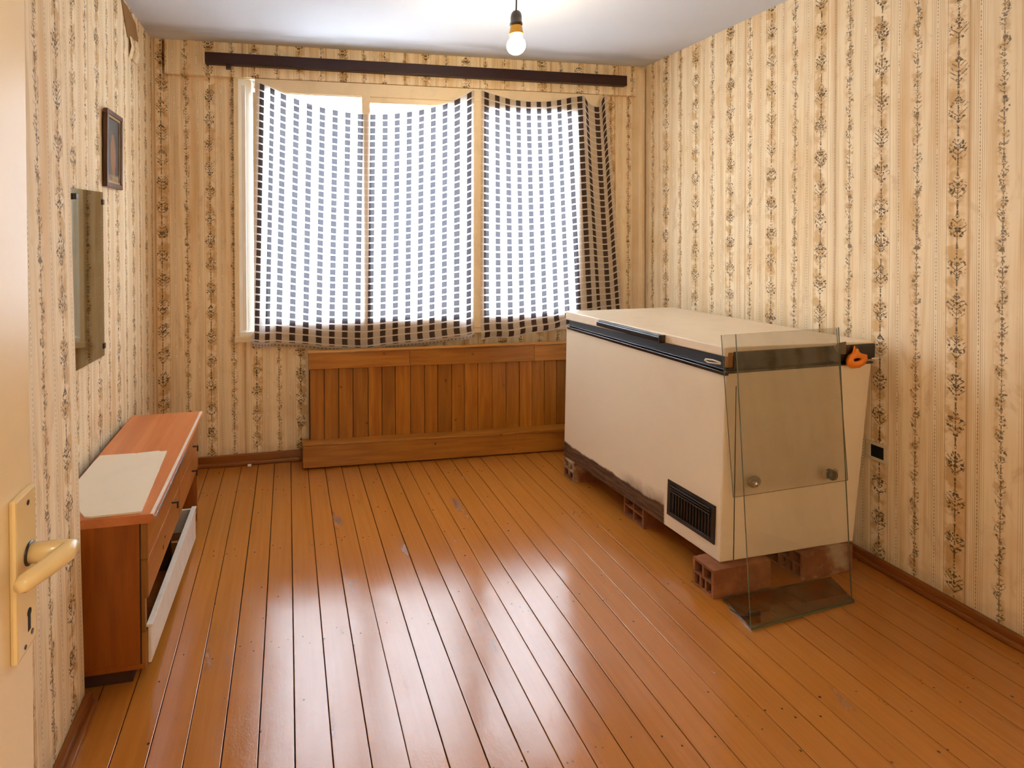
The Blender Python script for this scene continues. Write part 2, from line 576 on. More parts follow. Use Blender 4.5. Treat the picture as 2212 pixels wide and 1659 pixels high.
def tube(bm, pts, r, seg=10, cap=True, radii=None, flat=1.0):
    pts = [Vector(p) for p in pts]
    rings = []
    n = len(pts)
    prev = None
    for i, p in enumerate(pts):
        if i == 0:
            t = (pts[1] - p)
        elif i == n - 1:
            t = (p - pts[i - 1])
        else:
            t = ((pts[i + 1] - p).normalized() + (p - pts[i - 1]).normalized())
        t.normalize()
        if prev is None:
            a = Vector((0, 0, 1)) if abs(t.z) < 0.9 else Vector((1, 0, 0))
            nn = t.cross(a).normalized()
        else:
            nn = (prev - t * prev.dot(t)).normalized()
        prev = nn
        bb = t.cross(nn)
        rr = radii[i] if radii else r
        rings.append([bm.verts.new(p + nn * math.cos(2 * math.pi * k / seg) * rr + bb * math.sin(2 * math.pi * k / seg) * rr * flat) for k in range(seg)])
    for a, b in zip(rings, rings[1:]):
        for k in range(seg):
            bm.faces.new((a[k], a[(k + 1) % seg], b[(k + 1) % seg], b[k]))
    if cap:
        bm.faces.new(rings[0][::-1])
        bm.faces.new(rings[-1])


def lathe(bm, prof, origin=(0, 0, 0), axis='z', seg=28, ref=None):
    """prof: list of (radius, height). axis: 'z', or a direction vector."""
    o = Vector(origin)
    ax = Vector((0, 0, 1)) if axis == 'z' else Vector(axis).normalized()
    a = Vector((1, 0, 0)) if abs(ax.x) < 0.9 else Vector((0, 0, 1))
    e1 = ax.cross(a).normalized()
    e2 = ax.cross(e1)
    rings = []
    for r, h in prof:
        if r < 1e-6:
            rings.append([bm.verts.new(o + ax * h)])
        else:
            rings.append([bm.verts.new(o + ax * h + (e1 * math.cos(2 * math.pi * k / seg) + e2 * math.sin(2 * math.pi * k / seg)) * r) for k in range(seg)])
    for p, q in zip(rings, rings[1:]):
        if len(p) == 1 and len(q) == 1:
            continue
        for k in range(seg):
            k2 = (k + 1) % seg
            if len(p) == 1:
                bm.faces.new((p[0], q[k], q[k2]))
            elif len(q) == 1:
                bm.faces.new((p[k], p[k2], q[0]))
            else:
                bm.faces.new((p[k], p[k2], q[k2], q[k]))


def thing(name, label, cat, loc=(0, 0, 0), group=None):
    o = bpy.data.objects.new(name, None)
    o.empty_display_size = 0.1
    o.location = loc
    COL.objects.link(o)
    o['label'] = label
    o['category'] = cat
    if group:
        o['group'] = group
    return o


def tag(o, label, cat, group=None):
    o['label'] = label
    o['category'] = cat
    if group:
        o['group'] = group
    return o


def structure(name, label=None, loc=(0, 0, 0), obj=None):
    o = obj
    if o is None:
        o = bpy.data.objects.new(name, None)
        o.location = loc
        COL.objects.link(o)
    o['kind'] = 'structure'
    if label:
        o['label'] = label
        o['category'] = 'room'
    return o


def solid(name, args, mat, parent=None, bevel=0.0):
    bm = bmesh.new()
    box(bm, *args, bevel=bevel)
    return link(name, bm, mat, parent)


# ================================================================== THE ROOM
# ---- floor: one painted plank after another, open joints between them
floor = structure('floor', 'orange-brown painted plank floor of the room')
floor['category'] = 'floor'
edges = [-0.815, -0.71, -0.608, -0.505, -0.403, -0.300, -0.195, -0.093, 0.011, 0.118, 0.224, 0.329, 0.438, 0.548, 0.653,
         0.750, 0.844, 0.942, 1.050]
while edges[-1] < XR - 0.02:
    edges.append(edges[-1] + random.uniform(0.098, 0.108))
for a, b_ in zip(edges, edges[1:]):
    b2 = min(b_, XR)
    g1, g2 = random.uniform(0.0008, 0.0022), random.uniform(0.0008, 0.0022)
    dz = random.uniform(-0.0012, 0.0)
    bm = bmesh.new()
    box(bm, a + g1, b2 - g2, -0.10, YB, -0.022, dz, 0.0016)
    tl = random.uniform(-0.0006, 0.0006)
    for v_ in bm.verts:
        v_.co.z += tl * (v_.co.x - (a + b2) / 2) / 0.05 - abs(tl)
    link('floor_plank', bm, M['plank'], floor)
solid('subfloor', (XL - 0.05, XR + 0.05, -0.10, YB + 0.05, -0.06, -0.0225), M['subfloor'], floor)

# ---- walls
bm = bmesh.new()
WX0, WX1, WZ0, WZ1 = -0.315, 2.235, 0.815, 2.50       # window opening
YO = YB + 0.30
box(bm, XL - 0.2, WX0, YB, YO, -0.05, 2.85)
box(bm, WX1, XR + 0.2, YB, YO, -0.05, 2.85)
box(bm, WX0, WX1, YB, YO, -0.05, WZ0)
box(bm, WX0, WX1, YB, YO, WZ1, 2.85)
wall_back = structure('wall_back', 'papered back wall around the curtained window', obj=link('wall_back', bm, M['paper_back']))
wall_back['category'] = 'wall'
wall_right = structure('wall_right', 'long right wall in striped floral paper behind the freezer',
                       obj=solid('wall_right', (XR, XR + 0.15, -0.10, YB + 0.02, -0.05, 2.85), M['paper_right']))
wall_right['category'] = 'wall'
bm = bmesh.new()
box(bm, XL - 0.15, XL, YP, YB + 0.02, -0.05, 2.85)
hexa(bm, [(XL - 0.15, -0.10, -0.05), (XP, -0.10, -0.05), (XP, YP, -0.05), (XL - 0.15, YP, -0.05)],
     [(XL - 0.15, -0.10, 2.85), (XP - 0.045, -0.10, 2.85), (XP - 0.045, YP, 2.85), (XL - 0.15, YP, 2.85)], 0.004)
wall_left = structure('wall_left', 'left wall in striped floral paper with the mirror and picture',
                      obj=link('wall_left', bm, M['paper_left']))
wall_left['category'] = 'wall'
# torn place near the ceiling where the paper has come off, and the curling flap
bm = bmesh.new()
pts = [(3.02, 2.695), (3.13, 2.70), (3.30, 2.665), (3.345, 2.58), (3.30, 2.575), (3.22, 2.545), (3.13, 2.535), (3.09, 2.60)]
f1 = [bm.verts.new((XL + 0.0005, y, z)) for y, z in pts]
f2 = [bm.verts.new((XL + 0.003, y, z)) for y, z in pts]
bm.faces.new(f1[::-1]); bm.faces.new(f2)
for i in range(len(pts)):
    j = (i + 1) % len(pts)
    bm.faces.new((f1[i], f1[j], f2[j], f2[i]))
link('bare_patch', bm, M['brown_paper'], wall_left)['label'] = 'torn brown patch without paper near the ceiling'
bm = bmesh.new()
rows = [[bm.verts.new((XL + 0.004 + c, y, z)) for y, c in ((3.16, 0.0), (3.23, 0.006), (3.30, 0.010))] for z, c in ((2.555, 0), (2.50, 0), (2.44, 0))]
for i, (dx) in enumerate((0.0, 0.010, -0.004)):
    for v_ in rows[i]:
        v_.co.x += dx
for i in range(2):
    for j in range(2):
        bm.faces.new((rows[i][j], rows[i][j + 1], rows[i + 1][j + 1], rows[i + 1][j]))
fl = link('paper_flap', bm, M['paper_left'], wall_left)
fl.modifiers.new('thick', 'SOLIDIFY').thickness = 0.0008

# wall with the doorway the camera looks through, and the hall behind it
DX0, DX1, DZ = -0.40, 1.95, 2.15  # opening widened so the hall fill light reaches the right wall
bm = bmesh.new()
box(bm, XL - 0.15, DX0, -0.10, YF, -0.05, 2.85)
box(bm, DX1, XR + 0.15, -0.10, YF, -0.05, 2.85)
box(bm, DX0, DX1, -0.10, YF, DZ, 2.85)
structure('wall_front', obj=link('wall_front', bm, M['paper_back']))
structure('ceiling', obj=solid('ceiling', (XL - 0.15, XR + 0.15, -0.10, YB + 0.05, ZC, ZC + 0.12), M['ceiling']))
bm = bmesh.new()
box(bm, -1.3, 2.75, -2.0, -0.10, -0.06, 0.0)
structure('floor_hall', obj=link('floor_hall', bm, M['hallwall']))
bm = bmesh.new()
box(bm, -1.45, -1.3, -2.0, -0.10, 0, 2.71)
box(bm, 2.75, 2.9, -2.0, -0.10, 0, 2.71)
box(bm, -1.45, 2.9, -2.15, -2.0, 0, 2.71)
structure('wall_hall', obj=link('wall_hall', bm, M['hallwall']))
structure('ceiling_hall', obj=solid('ceiling_hall', (-1.45, 2.9, -2.15, -0.10, 2.71, 2.8), M['ceiling']))

# papered lintel box and pipe casings
def trim(n, args, mat):
    o = solid('trim_%d' % n, args, mat, bevel=0.004)
    o['kind'] = 'structure'
    return o
trim(1, (-0.745, XR, YB - 0.045, YB, 2.495, ZC), M['paper_back'])
trim(2, (XL, -0.762, YB - 0.045, YB, 0.0, ZC), M['paper_back'])
trim(3, (2.519, 2.570, YB - 0.075, YB, 0.0, 2.685), M['paper_back'])

# baseboards
def baseboard(side, n, prof_dir, a, b_):
    pass
bm = bmesh.new()
box(bm, XR - 0.022, XR, YF, YB, 0.0, 0.042, 0.004)
box(bm, XR - 0.040, XR - 0.020, YF, YB, 0.0, 0.020, 0.007)
structure('baseboard_right', obj=link('baseboard_right', bm, M['base']))
bm = bmesh.new()
box(bm, XP, XP + 0.022, YF, YP, 0.0, 0.042, 0.004)
box(bm, XP + 0.02, XP + 0.038, YF, YP, 0.0, 0.020, 0.006)
box(bm, XL, XL + 0.02, YP, YB, 0.0, 0.042, 0.004)
structure('baseboard_left', obj=link('baseboard_left', bm, M['base']))
bm = bmesh.new()
box(bm, -0.762, 0.10, YB - 0.022, YB, 0.0, 0.066, 0.004)
box(bm, -0.762, 0.07, YB - 0.040, YB - 0.02, 0.0, 0.026, 0.008)
structure('baseboard_back', obj=link('baseboard_back', bm, M['base_x']))
tag(solid('plaster_crumb', (-0.262, -0.238, YB - 0.062, YB - 0.044, 0.0, 0.012), M['chalky'], bevel=0.003),
    'small white crumb of plaster on the floor by the back baseboard', 'crumb')

# ================================================================== WINDOW
win = structure('window_1', 'wide three-part window with cream frame behind checked curtains', (0.96, 3.645, 0.8))
win['category'] = 'window'
bm = bmesh.new()                                             # inner casing on the wall
box(bm, -0.335, -0.305, 3.660, 3.70, 0.80, 2.515, 0.004)
box(bm, 2.215, 2.26, 3.660, 3.70, 0.80, 2.515, 0.004)
box(bm, -0.335, 2.26, 3.662, 3.70, 2.49, 2.52, 0.004)
link('casing', bm, M['cream'], win)
bm = bmesh.new()
box(bm, -0.34, 2.265, 3.655, 3.70, 0.795, 0.835, 0.006)
link('sill', bm, M['cream'], win)
bm = bmesh.new()                                             # white splayed lining at the left, between the two windows
hexa(bm, [(-0.330, 3.70, 0.835), (-0.306, 3.662, 0.835), (-0.226, 3.705, 0.835), (-0.226, 3.94, 0.835)],
     [(-0.330, 3.70, 2.49), (-0.306, 3.662, 2.49), (-0.226, 3.705, 2.49), (-0.226, 3.94, 2.49)])
link('lining', bm, M['white'], win)
bm = bmesh.new()
box(bm, -0.286, -0.262, 3.672, 3.690, 0.87, 2.45, 0.004)
link('lining_bead', bm, M['white'], win)
bm = bmesh.new()
box(bm, -0.306, -0.19, 3.660, 3.70, 0.8352, 0.862, 0.003)
link('lining_foot', bm, M['white'], win)
solid('header', (-0.20, 2.22, 3.647, 3.80, 2.405, 2.492), M['cream'], win, 0.004)
for x0, x1 in ((1.258, 1.337), (2.06, 2.225)):
    solid('post', (x0, x1, 3.646, 3.80, 0.835, 2.406), M['cream'], win, 0.005)
solid('mullion', (0.490, 0.545, 3.6425, 3.665, 0.840, 2.420), M['cream'], win, 0.003)
def sash(x0, x1, z0, z1, st=0.045, top=0.045, bot=0.07, left=None, right=None):
    left = st if left is None else left
    right = st if right is None else right
    bm = bmesh.new()
    box(bm, x0, x0 + left, 3.650, 3.70, z0, z1, 0.004)
    box(bm, x1 - right, x1, 3.650, 3.70, z0, z1, 0.004)
    box(bm, x0 + left, x1 - right, 3.652, 3.698, z1 - top, z1, 0.004)
    box(bm, x0 + left, x1 - right, 3.652, 3.698, z0, z0 + bot, 0.004)
    s_ = link('sash', bm, M['cream'], win)
    solid('pane', (x0 + left, x1 - right, 3.675, 3.679, z0 + bot, z1 - top), M['glass'], s_)
    return s_
sash(-0.215, 0.520, 0.836, 2.405, bot=0.085, left=0.085, right=0.018, top=0.006)
sash(0.522, 1.258, 0.836, 2.405, bot=0.085, left=0.018, right=0.03, top=0.04)
sash(1.337, 2.060, 0.836, 2.405, bot=0.085, left=0.02, right=0.02, top=0.06)
bm = bmesh.new()                                             # outer frame of the double window
for x0, x1 in ((-0.315, -0.235), (2.17, 2.235)):
    box(bm, x0, x1, 3.942, 3.98, 0.815, 2.50)
box(bm, -0.25, 2.17, 3.93, 3.98, 2.452, 2.50)
box(bm, -0.25, 2.17, 3.93, 3.98, 2.37, 2.392)
box(bm, -0.25, 2.17, 3.93, 3.98, 0.815, 0.87)
link('outer_frame', bm, M['white'], win)
solid('outer_sill', (-0.40, 2.32, 3.80, 4.12, 0.77, 0.812), M['concrete'], win)

# ---- curtain rail board
t = thing('curtain_rail_board', 'long dark brown curtain board fixed above the window', 'curtain board', (0.96, 3.62, 2.6))
bm = bmesh.new()
hexa(bm, [(-0.500, 3.60, 2.560), (2.415, 3.60, 2.553), (2.415, 3.655, 2.553), (-0.500, 3.655, 2.560)],
     [(-0.500, 3.60, 2.630), (2.415, 3.60, 2.625), (2.415, 3.655, 2.625), (-0.500, 3.655, 2.630)], 0.003)
link('board', bm, M['valance'], t)
solid('end_strip', (-0.506, -0.4995, 3.602, 3.654, 2.560, 2.630), M['cream'], t)
solid('bracket', (-0.375, -0.345, 3.62, 3.655, 2.535, 2.562), M['bakelite'], t, 0.003)

# ---- curtains
def interp(tab, x):
    for (x0, y0), (x1, y1) in zip(tab, tab[1:]):
        if x <= x1:
            f = max(0.0, (x - x0) / (x1 - x0))
            return y0 + (y1 - y0) * f
    return tab[-1][1]

def smooth_tab(tab, x):
    # Catmull-like smoothing: average of a few nearby samples
    h = 0.025
    return sum(interp(tab, x + k * h) for k in (-1, -.5, 0, .5, 1)) / 5

def curtain(name, xtop, xbot, top, bot, nx, nz, fold, label, length):
    bm = bmesh.new()
    uvl = bm.loops.layers.uv.new('UVMap')
    grid = []
    wreal = (xbot[1] - xbot[0])
    for j in range(nz + 1):
        tt = j / nz
        row = []
        for i in range(nx + 1):
            s = i / nx
            xa = xtop[0] + (xtop[1] - xtop[0]) * s
            xb = xbot[0] + (xbot[1] - xbot[0]) * s
            za, zb = smooth_tab(top, xa), smooth_tab(bot, xb)
            dx, dy, dz, us = fold(s, tt)
            x = xa + (xb - xa) * tt + dx
            z = za + (zb - za) * tt + dz
            row.append((bm.verts.new((x, 3.636 + dy, z)), us * wreal, tt * length))
        grid.append(row)
    for j in range(nz):
        for i in range(nx):
            q = [grid[j][i], grid[j][i + 1], grid[j + 1][i + 1], grid[j + 1][i]]
            f = bm.faces.new([a[0] for a in q])
            f.smooth = True
            for l, a in zip(f.loops, q):
                l[uvl].uv = (a[1], a[2])
    o = link(name, bm, M['curtain'])
    tag(o, label, 'curtain', 'checked curtains nailed over the window')
    return o

def fold_a(s, t):
    dy = 0.003 * math.sin(s * 9 + t * 2.0) * (0.3 + t * 0.7) + 0.002 * math.sin(s * 31 + 2 * t)
    dx = 0.0
    us = s
    # turned-back left edge: a soft pleat
    if s < 0.10:
        k = 1 - s / 0.10
        dy += -0.030 * math.sin(k * math.pi) * (0.5 + 0.5 * t)
    e = max(0.0, (s - 0.90) / 0.10)
    dy += -0.022 * math.sin(e * math.pi)
    # hem rolls forward
    hem = max(0.0, (t - 0.955) / 0.045)
    dy += -0.020 * math.sin(hem * math.pi)
    dz = -0.010 * math.sin(s * 17) * max(0, t - 0.85) / 0.15 * 0.6
    return dx, dy, dz, s * 1.03 + 0.03 * min(s / 0.10, 1.0)

def fold_b(s, t):
    dy = 0.003 * math.sin(s * 8 + 1 + t * 2.0) * (0.3 + t * 0.7) + 0.002 * math.sin(s * 40 + 3 * t)
    dx = 0.0
    us = s
    e = max(0.0, (s - 0.74) / 0.26)
    if e > 0:
        amp = 0.018 * (1 - 0.4 * t)
        dy += -amp * (0.5 - 0.5 * math.cos(e * math.pi * 4)) - 0.006 * e
        us = s + 0.05 * e
        dx = 0.010 * math.sin(e * math.pi * 4) * (1 - 0.5 * t)
    hem = max(0.0, (t - 0.955) / 0.045)
    dy += -0.018 * math.sin(hem * math.pi)
    dz = 0.012 * math.sin(s * 23) * max(0, t - 0.85) / 0.15 * 0.5
    return dx, dy, dz, us

top1 = [(-0.186, 2.470), (-0.15, 2.455), (-0.08, 2.425), (0.002, 2.392), (0.12, 2.352), (0.239, 2.320), (0.38, 2.298), (0.513, 2.288), (0.68, 2.296),
        (0.86, 2.325), (1.054, 2.375), (1.17, 2.425), (1.27, 2.485)]
bot1 = [(-0.230, 0.772), (-0.10, 0.772), (0.0, 0.758), (0.23, 0.722), (0.506, 0.708), (0.70, 0.715), (0.855, 0.728), (1.05, 0.750), (1.27, 0.765)]
curtain('curtain', (-0.186, 1.270), (-0.232, 1.262), top1, bot1, 150, 70, fold_a,
        'wide left brown and white checked curtain sagging across two window lights', 1.66)
top2 = [(1.322, 2.487), (1.40, 2.462), (1.557, 2.428), (1.68, 2.420), (1.801, 2.425), (1.92, 2.445), (2.014, 2.470), (2.094, 2.478), (2.14, 2.42), (2.195, 2.388), (2.235, 2.44),
        (2.275, 2.515)]
bot2 = [(1.316, 0.752), (1.50, 0.762), (1.695, 0.778), (1.961, 0.822), (2.39, 0.875)]
curtain('curtain', (1.322, 2.275), (1.312, 2.400), top2, bot2, 130, 70, fold_b,
        'narrower right checked curtain with bunched folds beside the right wall', 1.62)
for x, z in ((-0.180, 2.475), (1.266, 2.482), (1.326, 2.484), (2.272, 2.510)):
    pass

# ================================================================== RADIATOR COVER OF PINE BOARDS
rc = thing('pine_casing', 'varnished pine board casing along the wall below the window', 'wood panelling', (1.2, 3.55, 0))
xs = [0.135]
while xs[-1] < 2.32:
    xs.append(xs[-1] + random.uniform(0.089, 0.103))
bm = bmesh.new()
box(bm, 0.13, 2.34, 3.58, 3.60, 0.10, 0.70)
link('backing', bm, M['dark_in'], rc)
for a, b_ in zip(xs, xs[1:]):
    bm = bmesh.new()
    y = 3.562 + random.uniform(-0.003, 0.003)
    box(bm, a + 0.0015, b_ - 0.0015, y, 3.580, 0.12, 0.66, 0.003)
    link('board', bm, M['pine'], rc)
def rail(x0, x1, yl, yr, y2, z0l, z0r, z1l, z1r, nm, bev=0.004):
    bm = bmesh.new()
    hexa(bm, [(x0, yl, z0l), (x1, yr, z0r), (x1, y2, z0r), (x0, y2, z0l)], [(x0, yl, z1l), (x1, yr, z1r), (x1, y2, z1r), (x0, y2, z1l)], bev)
    return link(nm, bm, M['pine_x'], rc)
for x0, x1 in ((0.127, 0.785), (0.7865, 1.665), (1.6665, 2.345)):
    z0 = lambda x: 0.628 - 0.022 * (x - 0.127) / 1.8
    z1 = lambda x: 0.728 - 0.012 * (x - 0.127) / 1.8
    rail(x0, x1, 3.538, 3.538, 3.60, z0(x0), z0(x1), z1(x0), z1(x1), 'top_rail', 0.003)
rail(0.120, 2.35, 3.530, 3.530, 3.602, 0.7285, 0.7165, 0.738, 0.726, 'top_ledge', 0.003)
rail(0.086, 2.36, 3.502, 3.455, 3.60, 0.012, 0.004, 0.150, 0.126, 'bottom_board', 0.004)
rail(0.084, 2.362, 3.498, 3.451, 3.60, 0.1505, 0.1265, 0.167, 0.143, 'bottom_ledge', 0.005)

# ================================================================== BARE BULB
bx, by = 1.128, 2.60
t = thing('pendant_bulb', 'lit bare bulb hanging on a black cord from the ceiling', 'lamp', (bx, by, ZC))
bm = bmesh.new()
tube(bm, [(bx, by, ZC), (bx + 0.002, by, 2.66), (bx, by, 2.598)], 0.0042, 8)
link('cord', bm, M['cord'], t, True)
bm = bmesh.new()
lathe(bm, [(0.006, 2.604), (0.017, 2.602), (0.025, 2.590), (0.028, 2.572), (0.028, 2.545), (0.031, 2.543), (0.031, 2.533), (0.026, 2.531), (0.0, 2.531)], (bx, by, 0))
link('socket', bm, M['bakelite'], t, True)
bm = bmesh.new()
lathe(bm, [(0.026, 2.534), (0.030, 2.520), (0.033, 2.500), (0.036, 2.492), (0.0365, 2.487), (0.030, 2.486), (0.0, 2.486)], (bx, by, 0))
link('collar', bm, M['brass'], t, True)
bm = bmesh.new()
prof = [(0.024, 2.489), (0.026, 2.478), (0.032, 2.466)]
for k in range(0, 15):
    a = math.radians(50 - k * 10)
    prof.append((0.046 * math.cos(a), 2.432 + 0.046 * math.sin(a)))
prof = prof[:-1] + [(0.0, 2.386)]
lathe(bm, prof, (bx, by, 0), seg=32)
link('bulb', bm, M['bulb'], t, True)

hl = thing('hall_fill_lamp', 'added unseen globe lamp in the hall giving warm fill light', 'lamp', (0.45, -0.9, 2.71))  # unseen lamp, added behind the camera as warm fill for the room
bm = bmesh.new()
tube(bm, [(0.45, -0.9, 2.71), (0.45, -0.9, 2.42)], 0.005, 8)
link('cord', bm, M['cord'], hl)  # cord of the added fill lamp, unseen
bm = bmesh.new()
lathe(bm, [(0.0, 2.24)] + [(0.09 * math.sin(math.radians(a)), 2.33 - 0.09 * math.cos(math.radians(a))) for a in range(15, 180, 15)] + [(0.0, 2.42)], (0.45, -0.9, 0))
link('hall_fill_globe', bm, M['hall_fill'], hl, True)

# ================================================================== CHEST FREEZER
FZ0, FZ1 = 0.118, 0.920
A0, B0, E0, D0 = Vector((1.760, 1.981, FZ0)), Vector((2.464, 2.005, FZ0)), Vector((2.365, 3.150, FZ0)), Vector((1.667, 3.126, FZ0))
A1, B1, E1, D1 = Vector((1.766, 1.958, FZ1)), Vector((2.530, 1.984, FZ1)), Vector((2.445, 3.150, FZ1)), Vector((1.682, 3.122, FZ1))
fz = thing('chest_freezer', 'big cream chest freezer with rusty lower edge raised on hollow bricks', 'freezer', (2.1, 2.55, FZ0))
bm = bmesh.new()
uvl = bm.loops.layers.uv.new('UVMap')
hexa(bm, [A0, B0, E0, D0], [A1, B1, E1, D1], 0.006)
LEN = (D0 - A0).length
fdir = (D0 - A0).normalized()
for f in bm.faces:
    f.normal_update()
    front = f.normal.x < -0.8
    for l in f.loops:
        p = l.vert.co
        l[uvl].uv = ((p - A0).dot(fdir) if front else -1.0, p.z)
body = link('body', bm, M['enamel'], fz)

def fpt(s, z, off=0.0):
    """A point on the front face: s metres from the near corner, z height, off metres out of it."""
    k = (z - FZ0) / (FZ1 - FZ0)
    a = A0.lerp(A1, k); d = D0.lerp(D1, k)
    dr = (d - a).normalized()
    nrm = Vector((-dr.y, dr.x, 0)) if Vector((-dr.y, dr.x, 0)).x < 0 else Vector((dr.y, -dr.x, 0))
    p = a + dr * s + nrm * off
    return Vector((p.x, p.y, z))

def ept(s, z, off=0.0):
    """A point on the near end face: s metres from the near left corner."""
    k = min(1.3, (z - FZ0) / (FZ1 - FZ0))
    a = A0.lerp(A1, k); b_ = B0.lerp(B1, k)
    dr = (b_ - a).normalized()
    nrm = Vector((dr.y, -dr.x, 0))
    p = a + dr * s + nrm * off
    return Vector((p.x, p.y, z))

def slab(bm, fn, s0, s1, z0, z1, o0, o1, bevel=0.0):
    hexa(bm, [fn(s0, z0, o0), fn(s1, z0, o0), fn(s1, z0, o1), fn(s0, z0, o1)],
         [fn(s0, z1, o0), fn(s1, z1, o0), fn(s1, z1, o1), fn(s0, z1, o1)], bevel)

# rubber seal between body and lid, with a lip along the front
bm = bmesh.new()
i1 = 0.012
hexa(bm, [A1 + Vector((i1, i1, 0)), B1 + Vector((-i1, i1, 0)), E1 + Vector((-i1, -i1, 0)), D1 + Vector((i1, -i1, 0))],
     [A1 + Vector((i1, i1, 0.062)), B1 + Vector((-i1, i1, 0.062)), E1 + Vector((-i1, -i1, 0.046)), D1 + Vector((i1, -i1, 0.040))])
link('seal', bm, M['rubber'], fz)
bm = bmesh.new()
slab(bm, fpt, -0.004, LEN, 0.906, 0.922, -0.01, 0.008, 0.003)
slab(bm, fpt, -0.004, LEN, 0.9255, 0.932, -0.02, 0.004, 0.002)
slab(bm, ept, -0.006, 0.767, 0.914, 0.924, -0.01, 0.006, 0.003)
link('seal_lip', bm, M['gloss_black'], fz)
# lid
def lz(p, z):
    return Vector((p.x, p.y, z))
o_ = 0.004
LA, LB, LE, LD = A1 + Vector((-o_, -o_, 0)), B1 + Vector((o_, -o_, 0)), E1 + Vector((o_, 0.004, 0)), D1 + Vector((-o_, 0.004, 0))
bm = bmesh.new()
hexa(bm, [lz(LA, 0.984), lz(LB, 0.978), lz(LE, 0.962), lz(LD, 0.960)], [lz(LA, 1.024), lz(LB, 1.012), lz(LE, 1.010), lz(LD, 1.012)], 0.006)
lid = link('lid', bm, M['lid'], fz)
# black end panel of the lid on the near side
bm = bmesh.new()
slab(bm, ept, 0.030, 0.772, 0.934, 1.004, -0.012, 0.009, 0.005)
link('end_panel', bm, M['black'], lid)
bm = bmesh.new()
slab(bm, ept, 0.004, 0.030, 0.938, 1.002, -0.014, 0.003, 0.005)
link('corner_cap', bm, M['raw_edge'], lid)
bm = bmesh.new()
slab(bm, ept, 0.752, 0.790, 0.934, 0.941, -0.006, 0.012, 0.002)
link('hinge_tab', bm, M['chalky'], lid)
# handle along the front of the lid
bm = bmesh.new()
slab(bm, fpt, 0.345, 0.825, 0.980, 1.006, 0.004, 0.034, 0.005)
slab(bm, fpt, 0.352, 0.818, 1.006, 1.012, 0.004, 0.028, 0.003)
hd = link('lid_handle', bm, M['gloss_black'], lid)
bm = bmesh.new()
slab(bm, fpt, 0.336, 0.347, 0.976, 1.014, 0.003, 0.038, 0.004)
link('end_cap', bm, M['black'], hd)
# wire loop hanging at the near corner
bm = bmesh.new()
tube(bm, [fpt(0.02, 0.955, 0.008), fpt(0.05, 0.961, 0.018), fpt(0.085, 0.957, 0.020), fpt(0.092, 0.951, 0.018), fpt(0.075, 0.946, 0.018), fpt(0.02, 0.950, 0.008)], 0.0035, 8)
link('wire_loop', bm, M['chalky'], fz, True)
# vent grille low on the front
bm = bmesh.new()
slab(bm, fpt, 0.026, 0.294, 0.180, 0.196, 0.0, 0.006, 0.002)
slab(bm, fpt, 0.026, 0.294, 0.330, 0.346, 0.0, 0.006, 0.002)
slab(bm, fpt, 0.026, 0.046, 0.196, 0.330, 0.0, 0.006, 0.002)
slab(bm, fpt, 0.274, 0.294, 0.196, 0.330, 0.0, 0.006, 0.002)
gr = link('vent_grille', bm, M['black'], fz)
bm = bmesh.new()
slab(bm, fpt, 0.046, 0.274, 0.196, 0.330, -0.0005, 0.0015)
link('vent_back', bm, M['hole'], gr)
for k in range(13):
    s0 = 0.054 + k * 0.0165
    bm = bmesh.new()
    slab(bm, fpt, s0, s0 + 0.007, 0.203, 0.296, 0.001, 0.007, 0.0015)
    link('slat', bm, M['black'], gr)
for z0 in (0.297, 0.309, 0.321):
    bm = bmesh.new()
    slab(bm, fpt, 0.048, 0.272, z0, z0 + 0.007, 0.001, 0.011, 0.002)
    link('slat', bm, M['gloss_black'], gr)
bm = bmesh.new()
slab(bm, fpt, 0.048, 0.272, 0.1975, 0.2025, 0.001, 0.008, 0.0015)
link('slat', bm, M['gloss_black'], gr)
# seam of the end panel
bm = bmesh.new()
hexa(bm, [ept(0.066, 0.122, 0.0), ept(0.0695, 0.122, 0.0), ept(0.0695, 0.122, 0.0012), ept(0.066, 0.122, 0.0012)],
     [ept(0.050, 0.860, 0.0), ept(0.0525, 0.860, 0.0), ept(0.0525, 0.860, 0.0012), ept(0.050, 0.860, 0.0012)])
link('panel_seam', bm, M['hole'], fz)
# latch and orange clip at the near end of the lid
bm = bmesh.new()
pr = [(0.538, 0.998), (0.562, 1.016), (0.602, 1.020), (0.603, 0.966), (0.566, 0.968)]
f1 = [bm.verts.new(ept(s, z, 0.0085)) for s, z in pr]
f2 = [bm.verts.new(ept(s, z, 0.0125)) for s, z in pr]
bm.faces.new(f1); bm.faces.new(f2[::-1])
for i in range(len(pr)):
    j = (i + 1) % len(pr)
    bm.faces.new((f1[i], f1[j], f2[j], f2[i]))
link('latch', bm, M['latch'], lid)

bm = bmesh.new()
ring = []
outline = [(-0.048, -0.028), (-0.030, -0.040), (0.010, -0.040), (0.042, -0.026), (0.056, -0.002), (0.052, 0.020), (0.026, 0.024), (0.006, 0.034), (-0.004, 0.050), (-0.016, 0.030), (-0.040, 0.018), (-0.052, -0.004)]
inner = [(-0.026, -0.010), (-0.016, -0.018), (0.004, -0.020), (0.020, -0.014), (0.028, -0.004), (0.022, 0.006), (0.008, 0.010), (-0.002, 0.012), (-0.008, 0.012), (-0.014, 0.010), (-0.022, 0.006), (-0.028, -0.002)]
cs, cz = 0.650, 0.944
def cp(q, o):
    return ept(cs + q[0] * 0.92, cz + q[1] * 0.92 * (0.55 if abs(q[1]) < 0.021 and abs(q[0]) < 0.03 else 1.0), o)
lay = []
for o in (0.0125, 0.030):
    lay.append(([bm.verts.new(cp(q, o)) for q in outline], [bm.verts.new(cp(q, o)) for q in inner]))
n_ = len(outline)
